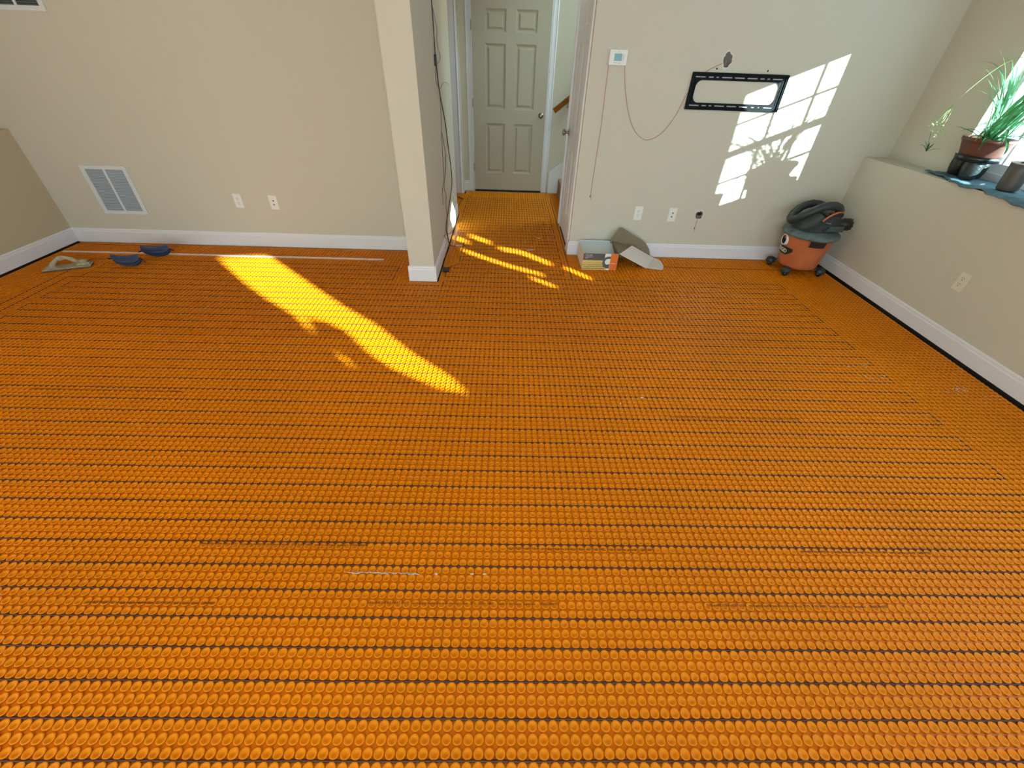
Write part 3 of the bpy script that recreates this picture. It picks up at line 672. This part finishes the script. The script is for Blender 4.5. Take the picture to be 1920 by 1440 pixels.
text_mesh('printed_logo', 'Schluter', .0125, 'pwhite', fr, TF @ Matrix.Translation((x0+.815*wd, .40*hh, .0009)), .0001, True)
def thick(poly3, n, name, m, parent, TT):
    n = Vector(n).normalized()*t; k = len(poly3); b = MB()
    vs = [Vector(p) for p in poly3]+[Vector(p)+n for p in poly3]
    b.add(vs, [tuple(range(k)), tuple(range(2*k-1, k-1, -1))]+[(i, (i+1) % k, k+(i+1) % k, k+i) for i in range(k)], False, TT); return b.build(name, m, parent)
# brown lid leaning on the wall
lid = [(.985, 3.775, .010), (.962, 3.79, .165), (1.030, 3.822, .272), (1.055, 3.824, .274), (1.247, 3.815, .178), (1.300, 3.81, .145), (1.345, 3.805, .09), (1.365, 3.80, .035), (1.36, 3.797, .004)]
thick(lid, (0, 1, .0), 'lid', 'card', bx, TT)
thick([(.985, 3.505, .150), (.985, 3.79, .160), (1.15, 3.745, .128)], (0, 0, -1), 'gusset_flap', 'card', bx, TT)
thick([(.985, 3.505, .006), (.985, 3.505, .150), (.985, 3.79, .160), (.985, 3.79, .006)], (1, 0, 0), 'right_side', 'card', bx, TT)
thick([(.990, 3.50, .152), (1.155, 3.735, .145), (1.415, 3.805, .004), (1.272, 3.560, .004)], (.4, -.1, -1), 'outer_flap', 'cardw', bx, TT)
thick([(1.274, 3.560, .0075), (1.415, 3.805, .0075), (1.442, 3.775, .0075), (1.455, 3.72, .0075), (1.448, 3.62, .0075), (1.432, 3.56, .0075), (1.405, 3.525, .0075)], (0, 0, -1), 'end_tab', 'cardw', bx, TT)

# ------------------------------------------------------------------ shop vacuum
vc = empty('shop_vacuum', (2.645, 3.60, 0)); tag(vc, 'dusty orange and grey wet-dry vacuum with coiled black hose in the corner', 'vacuum cleaner')
b = MB(); b.lathe([(.001, .060), (.130, .060), (.150, .070), (.160, .090), (.168, .15), (.182, .25), (.197, .335), (.203, .350)], 40); dr = b.build('drum', 'vorange', vc)
b = MB(); b.lathe([(.19, .330), (.214, .334), (.222, .345), (.222, .358), (.214, .366), (.185, .380), (.150, .392), (.10, .40), (.001, .402)], 44); b.build('lid', 'vgrey', vc)
# motor head: leans up towards the right, straight at its right side
b = MB(); vs = []; fs = []; n = 36
secs = [(.392, .165, .150, .0), (.405, .160, .140, .008), (.430, .140, .128, .030), (.460, .112, .112, .056), (.490, .088, .098, .078), (.512, .080, .090, .085), (.520, .068, .078, .085)]
for z, rx, ry, cx in secs:
    for i in range(n):
        a = 2*PI*i/n; ca, sa = math.cos(a), math.sin(a); e_ = .72
        vs.append((cx+rx*math.copysign(abs(ca)**e_, ca), ry*math.copysign(abs(sa)**e_, sa), z))
fs = [(j*n+i, j*n+(i+1) % n, (j+1)*n+(i+1) % n, (j+1)*n+i) for j in range(len(secs)-1) for i in range(n)]
b.add(vs, fs, True); b.add(vs[-n:], [tuple(range(n))]); b.add(vs[:n], [tuple(range(n-1, -1, -1))]); hd = b.build('motor_head', 'vdark', vc)
b = MB(); b.prism([(-.02, .404), (.155, .404), (.155, .452), (.06, .448), (.01, .425)], .012, Matrix(((1, 0, 0, 0), (0, 0, 1, -.148), (0, 1, 0, 0), (0, 0, 0, 1)))); vp = b.build('side_grille', 'vdark', hd, bevel=.003)
for i in range(6):
    b = MB(); b.box(.02+.01*(5-i) if i > 3 else .01+i*.004, .148, -.1505, -.147, .409+.0068*i, .4115+.0068*i); b.build('grille_rib', 'vgrey', vp)
b = MB(); b.tube(smooth_path([(-.02, -.10, .475), (.02, -.105, .520), (.07, -.10, .545), (.12, -.085, .548), (.150, -.06, .53), (.155, -.05, .50)], 4), .008, 8); b.build('handle', 'vorange', vc)
b = MB(); b.box(.0, .15, -.085, .06, .50, .535); b.build('switch_box', 'black', hd, bevel=.014)
b = MB(); b.tube([(.0, -.118, .468), (.03, -.120, .462), (.045, -.118, .464)], .0035, 6); b.build('clip', 'steel', hd)
# exhaust port toward the right wall
Tp = Matrix.Translation((.138, -.05, .440)) @ Matrix.Rotation(PI/2, 4, 'Y')
b = MB(); b.lathe([(.040, 0), (.040, .05), (.046, .055), (.046, .085), (.042, .12), (.034, .122), (.034, .06)], 24, Tp)
for i in range(10): b.box(-.004, .004, .043, .048, .058, .12, Tp @ Matrix.Rotation(2*PI*i/10, 4, 'Z'))
b.build('exhaust_port', 'black', vc)
# inlet port on the front (camera-left) of the drum
fa = math.radians(176)
Tq = Matrix.Rotation(fa, 4, 'Z') @ Matrix.Translation((.176, 0, .282)) @ Matrix.Rotation(PI/2, 4, 'Y')
b = MB(); b.lathe([(.047, 0), (.047, .022), (.039, .026), (.036, .020)], 28, Tq); pt = b.build('inlet_ring', 'ventw', vc)
b = MB(); b.lathe([(.0001, .012), (.037, .012), (.037, .022)], 24, Tq); b.build('inlet_hole', 'hole', pt)
# name badge wrapped on the drum
def on_drum(a0, a1, z0, z1, off, nm, m, skew=0):
    b = MB(); n = 14; vs = []
    for i in range(n+1):
        f_ = i/n; a = a0+(a1-a0)*f_
        for z in (z0+skew*max(0, f_-.75)*4*(z1-z0)*.6, z1):
            r = (.160+(z-.09)/(.335-.09)*.037)+off; vs.append((r*math.cos(a), r*math.sin(a), z))
    b.add(vs, [(2*i, 2*i+2, 2*i+3, 2*i+1) for i in range(n)], True); return b.build(nm, m, vc)
on_drum(math.radians(146), math.radians(212), .165, .232, .003, 'badge', 'pblack', 1)
tx = text_mesh('badge_lettering', 'RIDGID', .046, 'pwhite', vc, Matrix.Identity(4), .0004, True)
xs = [v.co.x for v in tx.data.vertices]; xa, xb = min(xs), max(xs)
for v in tx.data.vertices:
    a = math.radians(150)+(v.co.x-xa)/(xb-xa)*math.radians(46); z = .183+v.co.y; r = (.160+(z-.09)/.245*.037)+.0045+v.co.z
    v.co = (r*math.cos(a), r*math.sin(a), z)
on_drum(math.radians(243), math.radians(278), .283, .332, .012, 'latch', 'black')
on_drum(math.radians(63), math.radians(98), .283, .332, .012, 'latch', 'black')
# hose coil resting on the head
pts = []
for i in range(0, 45):
    a = math.radians(330)+2*PI*i/40; c_, s_ = math.cos(a), math.sin(a)
    pts.append((-.030+.182*c_, .01+(.112-.004*max(0, i-38))*s_, .575+.030*c_-.022*s_-.095*c_*c_-.006*max(0, i-38)))
b = MB(); b.tube(pts, [.031+.0016*(i % 2) for i in range(len(pts))], 14); b.build('hose', 'hose', vc)
for ang, rr in ((142, .205), (218, .185), (324, .20), (40, .20)):
    a = math.radians(ang); cx, cy = rr*math.cos(a), rr*math.sin(a)
    b = MB(); b.lathe([(.001, .078), (.028, .076), (.036, .066), (.040, .048), (.038, .036), (.030, .036)], 18, Matrix.Translation((cx, cy, 0)))
    b.box(-.045, .0, -.020, .020, .052, .072, Matrix.Translation((cx, cy, 0)) @ Matrix.Rotation(a, 4, 'Z'))
    cs = b.build('caster', 'vdark', vc)
    b = MB(); Tw = Matrix.Translation((cx, cy, .0255)) @ Matrix.Rotation(a+.7, 4, 'Z') @ Matrix.Rotation(PI/2, 4, 'Y')
    b.lathe([(.001, -.012), (.017, -.012), (.024, -.009), (.024, .009), (.017, .012), (.001, .012)], 20, Tw); wh = b.build('wheel', 'black', cs)
    b = MB(); b.lathe([(.001, -.0145), (.006, -.0145), (.006, .0145), (.001, .0145)], 12, Tw); b.build('axle_cap', 'steel', wh)

# ------------------------------------------------------------------ grout float
gf = empty('hand_float', (-3.605, 3.265, .0), math.atan2(.13, .28)); tag(gf, 'mortar-caked hand float with arched handle near the left baseboard', 'trowel')
b = MB(); b.box(-.155, .155, -.052, .052, .0025, .012); b.build('sole', 'floatd', gf, bevel=.002)
b = MB(); b.box(-.153, .155, -.050, .050, .012, .018); b.build('backing_plate', 'floatg', gf, bevel=.002)
b = MB(); pts = smooth_path([(-.115, 0, .014), (-.085, 0, .045), (-.045, 0, .078), (.0, 0, .088), (.035, 0, .076), (.065, 0, .050), (.10, 0, .040), (.135, 0, .036)], 5)
b.tube(pts, [.016-.003*math.cos(i*.7) for i in range(len(pts))], 12).box(-.135, -.07, -.018, .018, .014, .026).box(.06, .145, -.016, .016, .014, .032); b.build('handle', 'floatg', gf, bevel=.004)

# ------------------------------------------------------------------ knee pads
def knee(loc, rz, label, flip=0):
    r = empty('knee_pad', loc, rz); tag(r, label, 'knee pad', 'knee pads by the back wall')
    nu, nv = 34, 12; vs = []; fs = []
    def surf(u, v, off):
        # u along length, v around the cup; cup opens away from the camera side and curls up at the ends
        L = .105; x = L*math.sin(u*1.15)/math.sin(1.15); up = .030*u*u
        a = -PI*.50+v*PI*.98; rad = (.052*(1-.35*abs(u)**2.5))*(1+off)
        rad *= 1+.075*math.cos(v*PI*9)
        return (x, -rad*math.cos(a)*.55-.0, .004+.045+up*1.0+rad*math.sin(a)*.86)
    for o_ in (0, -.10):
        for i in range(nu+1):
            for j in range(nv*3+1): vs.append(surf(-1+2*i/nu, j/(nv*3), o_))
    m1 = nv*3+1; n1 = (nu+1)*m1
    for i in range(nu):
        for j in range(nv*3):
            a = i*m1+j; fs.append((a, a+1, a+m1+1, a+m1)); fs.append((n1+a, n1+a+m1, n1+a+m1+1, n1+a+1))
    for i in range(nu):
        for j in (0, nv*3): a = i*m1+j; fs.append((a, a+m1, n1+a+m1, n1+a))
    for j in range(nv*3):
        for i in (0, nu): a = i*m1+j; fs.append((a, a+1, n1+a+1, n1+a))
    b = MB(); b.add(vs, fs, True); b.build('shell', 'kneeb', r)
    b = MB(); b.lathe([(.001, -.020), (.040, -.014), (.050, .004), (.030, .020), (.001, .022)], 18, Matrix.Translation((0, .010, .050)), sx=1.75, sy=.55); b.build('padding', 'kneed', r)
    for s in (-1, 1):
        b = MB(); b.tube([(s*.085, -.005, .060), (s*.108, -.008, .062+.01*flip), (s*.135, -.012+.004*s, .052-.02*flip*s)], [.010, .007, .004], 6); b.build('strap', 'kneed', r)
    return r
knee((-3.15, 3.33, 0), .10, 'ribbed dark blue knee pad nearer the hand float', 1)
knee((-3.055, 3.55, 0), .22, 'ribbed dark blue knee pad behind the other, nearer the back wall', 0)

# ------------------------------------------------------------------ window ledge: cloth, pots, plant
rn = random.Random(11)
front = [(3.15, 3.03), (3.06, 2.995), (2.975, 2.962), (2.90, 2.950), (2.80, 2.968), (2.65, 2.955), (2.50, 2.935), (2.30, 2.94), (2.10, 2.95)]
nx = 16; ny = 60; vs = []; fs = []
def fx(y):
    for (ya, xa), (yb, xb) in zip(front, front[1:]):
        if yb <= y <= ya: return xa+(xb-xa)*(ya-y)/(ya-yb)
    return front[0][1] if y > front[0][0] else front[-1][1]
for i in range(ny+1):
    y = 3.30-(3.30-2.10)*i/ny
    for j in range(nx+1):
        s = j/nx; xf = fx(y)+.006*math.sin(y*37); xb = 3.255 if y < 3.24 else 3.172; x = xb+(xf-xb)*s
        z = LEDGE+.007+.003*math.sin(y*41+x*33)*math.sin(x*57)+.006*abs(math.sin(y*33+x*9))*(s > .7)
        if x < XRW-.003: z -= (XRW-.003-x)*.7; x = max(x, XRW-.022-.006*math.sin(y*19))
        vs.append((x, y, z))
for i in range(ny):
    for j in range(nx): a = i*(nx+1)+j; fs.append((a, a+1, a+nx+2, a+nx+1))
b = MB(); b.add(vs, fs, True); cl = b.build('ledge_cloth', 'cloth')
sd_ = cl.modifiers.new('solid', 'SOLIDIFY'); sd_.thickness = .003; sd_.offset = 1
tag(cl, 'rumpled blue-grey cloth spread along the window ledge', 'cloth')
def tex_pot(x, y, label):
    r = empty('small_pot', (x, y, LEDGE+.0145)); tag(r, label, 'pot', 'black crosshatched pots under the plant')
    n = 40; m_ = 22; vs = []; fs = []
    for j in range(m_+1):
        z = .100*j/m_; R_ = .040+.012*math.sin(j/m_*PI*.62)
        for i in range(n):
            a = 2*PI*i/n; k = .0028*(1 if (i+j) % 4 == 0 or (i-j) % 4 == 0 else 0); vs.append(((R_+k)*math.cos(a), (R_+k)*math.sin(a), z))
    for j in range(m_):
        for i in range(n): k = (i+1) % n; fs.append((j*n+i, j*n+k, (j+1)*n+k, (j+1)*n+i))
    b = MB(); b.add(vs, fs, True); b.add(vs[:n], [tuple(range(n))]); b.add(vs[-n:], [tuple(range(n))]); b.build('body', 'bpot', r)
    b = MB(); b.lathe([(.046, .092), (.0525, .094), (.0525, .102), (.046, .102)], 32); b.build('rim', 'saucer', r); return r
tex_pot(3.165, 3.197, 'black crosshatched pot under the plant, the one nearer the window corner')
tex_pot(3.105, 3.040, 'black crosshatched pot under the plant, the one nearer the grey vase')
tex_pot(3.197, 3.092, 'black crosshatched pot under the plant, the added rearmost one by the window frame')  # added rear pot, blocks the sun between the other two
PX, PY_, PZ = 3.135, 3.075, LEDGE+.117
sc_ = empty('plant_saucer', (PX, PY_, PZ)); tag(sc_, 'glossy black saucer standing on the small pots', 'saucer')
b = MB(); b.lathe([(.001, 0), (.110, 0), (.118, .004), (.123, .034), (.118, .035), (.112, .010), (.001, .006)], 40); b.build('dish', 'saucer', sc_)
pl = empty('potted_plant', (PX, PY_, PZ+.008)); tag(pl, 'long-leaved green plant in a brown pot by the window', 'plant')
b = MB(); pr = [(.001, .001), (.094, .001), (.100, .006)]
for i in range(8): pr += [(.102+.0035*i, .012+.011*i), (.105+.0035*i, .017+.011*i)]
pr += [(.134, .104), (.139, .108), (.139, .126), (.131, .126), (.126, .108), (.001, .106)]
b.lathe(pr, 44); b.build('pot', 'pot', pl)
b = MB(); b.lathe([(.001, .114), (.06, .116), (.124, .110)], 24); b.build('soil', 'soil', pl)
def blade(b, base, az, length, lift, droop, width, n=14, curl=0):
    """strap leaf: leaves the soil at an angle, arches over and droops"""
    p = Vector(base); el = lift; pts = []; st_ = length/n
    for i in range(n+1):
        pts.append(p.copy()); a2 = az+curl*i/n
        p = p+Vector((math.cos(a2)*math.cos(el), math.sin(a2)*math.cos(el), math.sin(el)))*st_; el -= droop/n*(.4+1.4*i/n)
    vs = []; fs = []
    for i, q in enumerate(pts):
        tdir = (pts[min(i+1, n)]-pts[max(i-1, 0)]).normalized(); sdir = tdir.cross(Vector((0, 0, 1)))
        if sdir.length < .1: sdir = Vector((math.sin(az), -math.cos(az), 0))
        sdir.normalize(); f_ = i/n; wd = width*(.55+.9*f_)*(1-f_**3) if f_ < .5 else width*(1-((f_-.5)/.5)**1.7)
        wd = max(wd, .0006); nn = sdir.cross(tdir).normalized()
        vs += [q-sdir*wd, q-nn*wd*.35, q+sdir*wd]
    for i in range(n):
        a = i*3; fs += [(a, a+1, a+4, a+3), (a+1, a+2, a+5, a+4)]
    b.add(vs, fs, True)
b = MB(); rn = random.Random(7)
# long upright leaves rising towards the window and away from the corner
for i in range(26):      # over the sill, towards the corner of the window
    az = rn.uniform(.9, 2.7)
    blade(b, (rn.uniform(-.03, .02), rn.uniform(-.02, .05), .112), az, rn.uniform(.28, .50), rn.uniform(1.30, 1.52), rn.uniform(.4, 1.5), rn.uniform(.0035, .0060), 16, rn.uniform(-.3, .3))
for i in range(54):      # along the window, towards the camera side
    az = rn.uniform(-2.0, -1.25)
    blade(b, (rn.uniform(-.05, .03), rn.uniform(-.08, .03), .112), az, rn.uniform(.50, .86), rn.uniform(1.0, 1.38), rn.uniform(.6, 2.4), rn.uniform(.0045, .0075), 16, rn.uniform(-.3, .3))
for i in range(9):      # long arcs crossing the light high up
    az = rn.uniform(-1.9, 1.6)
    blade(b, (rn.uniform(-.03, .02), rn.uniform(-.03, .03), .112), az, rn.uniform(.60, .80), rn.uniform(1.35, 1.5), rn.uniform(1.5, 3.0), .0045, 18, rn.uniform(-.3, .3))
b.build('long_leaves', 'leaf', pl)
b = MB()
for az, L, li, dr_, wdt in ((2.75, .20, .50, .5, .012), (2.3, .17, .85, 2.0, .009), (3.3, .17, .5, 1.4, .012), (3.8, .20, .55, 2.4, .011), (4.4, .24, .5, 2.2, .011), (4.9, .26, .6, 2.3, .010),
                            (3.6, .22, .9, 2.6, .009), (4.2, .28, .9, 2.6, .009), (1.2, .2, .7, 1.6, .01), (5.4, .3, .5, 1.5, .012), (-.4, .22, .6, 1.8, .01), (4.65, .18, .3, 2.2, .012)):
    blade(b, (.03*math.cos(az), .03*math.sin(az), .112), az, L, li, dr_, wdt, 12)
b.build('broad_leaves', 'leafd', pl)
# arching flower stalk that hangs over the ledge
stalk = smooth_path([(0, -.02, .11), (-.01, -.06, .30), (-.03, -.03, .50), (-.05, .06, .535), (-.075, .145, .500), (-.15, .18, .385), (-.205, .185, .285), (-.235, .180, .215)], 8)
tips = Vector((-.262, .180, .145))
b = MB(); b.tube(stalk, [.0026-.0013*i/len(stalk) for i in range(len(stalk))], 6)
k0 = stalk[-10]
rn = random.Random(5); ends = []
for i in range(9):
    e_ = tips+Vector((rn.uniform(-.035, .035), rn.uniform(-.045, .045), rn.uniform(-.05, .045))); ends.append(e_)
    mid = (k0+e_)/2+Vector((rn.uniform(-.012, .012), rn.uniform(-.012, .012), .012)); b.tube(smooth_path([k0, mid, e_], 4), .0011, 5)
k1 = stalk[len(stalk)//2+6]
b.tube([k1, k1+Vector((-.03, .04, -.002)), k1+Vector((-.05, .065, -.012))], .0013, 5)
fsx = b.build('flower_stalk', 'stalk', pl)
b = MB()
for e_ in ends:
    for _ in range(4):
        c = e_+Vector((rn.uniform(-.012, .012), rn.uniform(-.012, .012), rn.uniform(-.012, .012)))
        b.lathe([(.0004, -.006), (.0042, -.002), (.0050, .003), (.0004, .006)], 7, Matrix.Translation(c) @ Matrix.Rotation(rn.uniform(0, 3), 4, 'X'))
b.build('flowers', 'flower', fsx)
b = MB()
c0 = Vector((-.205, .185, .012))
for az, L, li, dr_ in ((2.2, .075, 1.2, .6), (3.1, .09, .9, 1.4), (5.2, .085, .6, .9), (1.2, .06, 1.3, .5), (0.2, .06, 1.1, .4)):
    blade(b, c0, az, L, li, dr_, .0055, 8)
b.tube([tips+Vector((0, -.01, -.01)), c0], .001, 5)
b.build('hanging_plantlet', 'leafd', fsx)

va = empty('grey_vase', (3.095, 2.735, LEDGE+.0145)); tag(va, 'tall dark grey tapered vase on the ledge cloth at the right edge', 'vase')
b = MB(); b.lathe([(.001, 0), (.045, 0), (.052, .008), (.055, .05), (.056, .10), (.060, .150), (.056, .152), (.050, .10), (.046, .02), (.001, .015)], 32); b.build('body', 'vase', va)
b = MB(); b.lathe([(.0565, .146), (.0615, .149), (.0605, .154), (.055, .153)], 32); b.build('rim', 'cardi', va)
b = MB(); b.box(-.028, .028, -.006, .006, 0, .006, Matrix.Rotation(.5, 4, 'Z')); e = b.build('plant_tag', 'white', loc=(3.06, 2.86, LEDGE+.0155), bevel=.001)
tag(e, 'small white plant tag lying on the cloth between pot and vase', 'tag')

# ------------------------------------------------------------------ crumbs and scuffs on the floor
def flake(x, y, sx, sy, seed, label, rz=0, h=.0022):
    rn = random.Random(seed); n = 9; z0 = .0013
    po = [(sx*math.cos(2*PI*i/n)*rn.uniform(.6, 1.1), sy*math.sin(2*PI*i/n)*rn.uniform(.6, 1.1)) for i in range(n)]
    b = MB(); b.prism(po, h, Matrix.Translation((0, 0, z0)) @ Matrix.Rotation(rz, 4, 'Z')); o = b.build('plaster_flake', 'plaster', loc=(x, y, 0))
    return tag(o, label, 'flake', 'plaster flakes on the floor')
b = MB(); rn = random.Random(9)
for cx, cy, n, sprd in ((2.735, 1.895, 16, .05), (2.65, 1.85, 7, .03), (2.25, 2.09, 8, .07), (2.30, 2.0, 6, .07), (-.40, .737, 60, 0), (2.50, 1.93, 4, .04), (2.86, 1.82, 6, .05)):
    for i in range(n):
        if sprd: x, y = cx+rn.uniform(-sprd, sprd), cy+rn.uniform(-sprd, sprd)*.5; sx, sy = rn.uniform(.002, .010), rn.uniform(.001, .0035)
        else: x, y = -.54+.25*i/n+rn.uniform(-.01, .01), cy+rn.uniform(-.003, .003); sx, sy = rn.uniform(.004, .010), rn.uniform(.0007, .0017)
        T = Matrix.Translation((x, y, .0016)) @ Matrix.Rotation(rn.uniform(-.5, .5)*(1 if sprd else .2), 4, 'Z')
        b.prism([(sx*math.cos(2*PI*k/7)*rn.uniform(.6, 1.1), sy*math.sin(2*PI*k/7)*rn.uniform(.6, 1.1)) for k in range(7)], .0012, T)
tag(b.build('plaster_crumbs', 'plaster'), 'scattered white plaster crumbs and scrapes on the orange floor', 'crumbs', kind='stuff')
for i, (x, y, sx, sy, l, rz) in enumerate(((.78, 1.752, .009, .006, 'round white plaster flake alone in the middle right of the floor', 0), (.648, 1.70, .006, .005, 'tiny white flake left of the round one on the floor', 0),
        (-.232, .736, .006, .0035, 'white plaster flake just right of the long scraped streak', 0), (.24, 3.935, .045, .009, 'long pale flake on the studs at the hallway entrance', .1),
        (.341, 4.268, .025, .008, 'pale flake farther down the hallway floor', .2), (-.10, .737, .007, .0025, 'left of two small flakes in line with the scraped streak', 0), (-.055, .737, .008, .0025, 'right of two small flakes in line with the scraped streak', 0))):
    flake(x, y, sx, sy, i, l, rz)
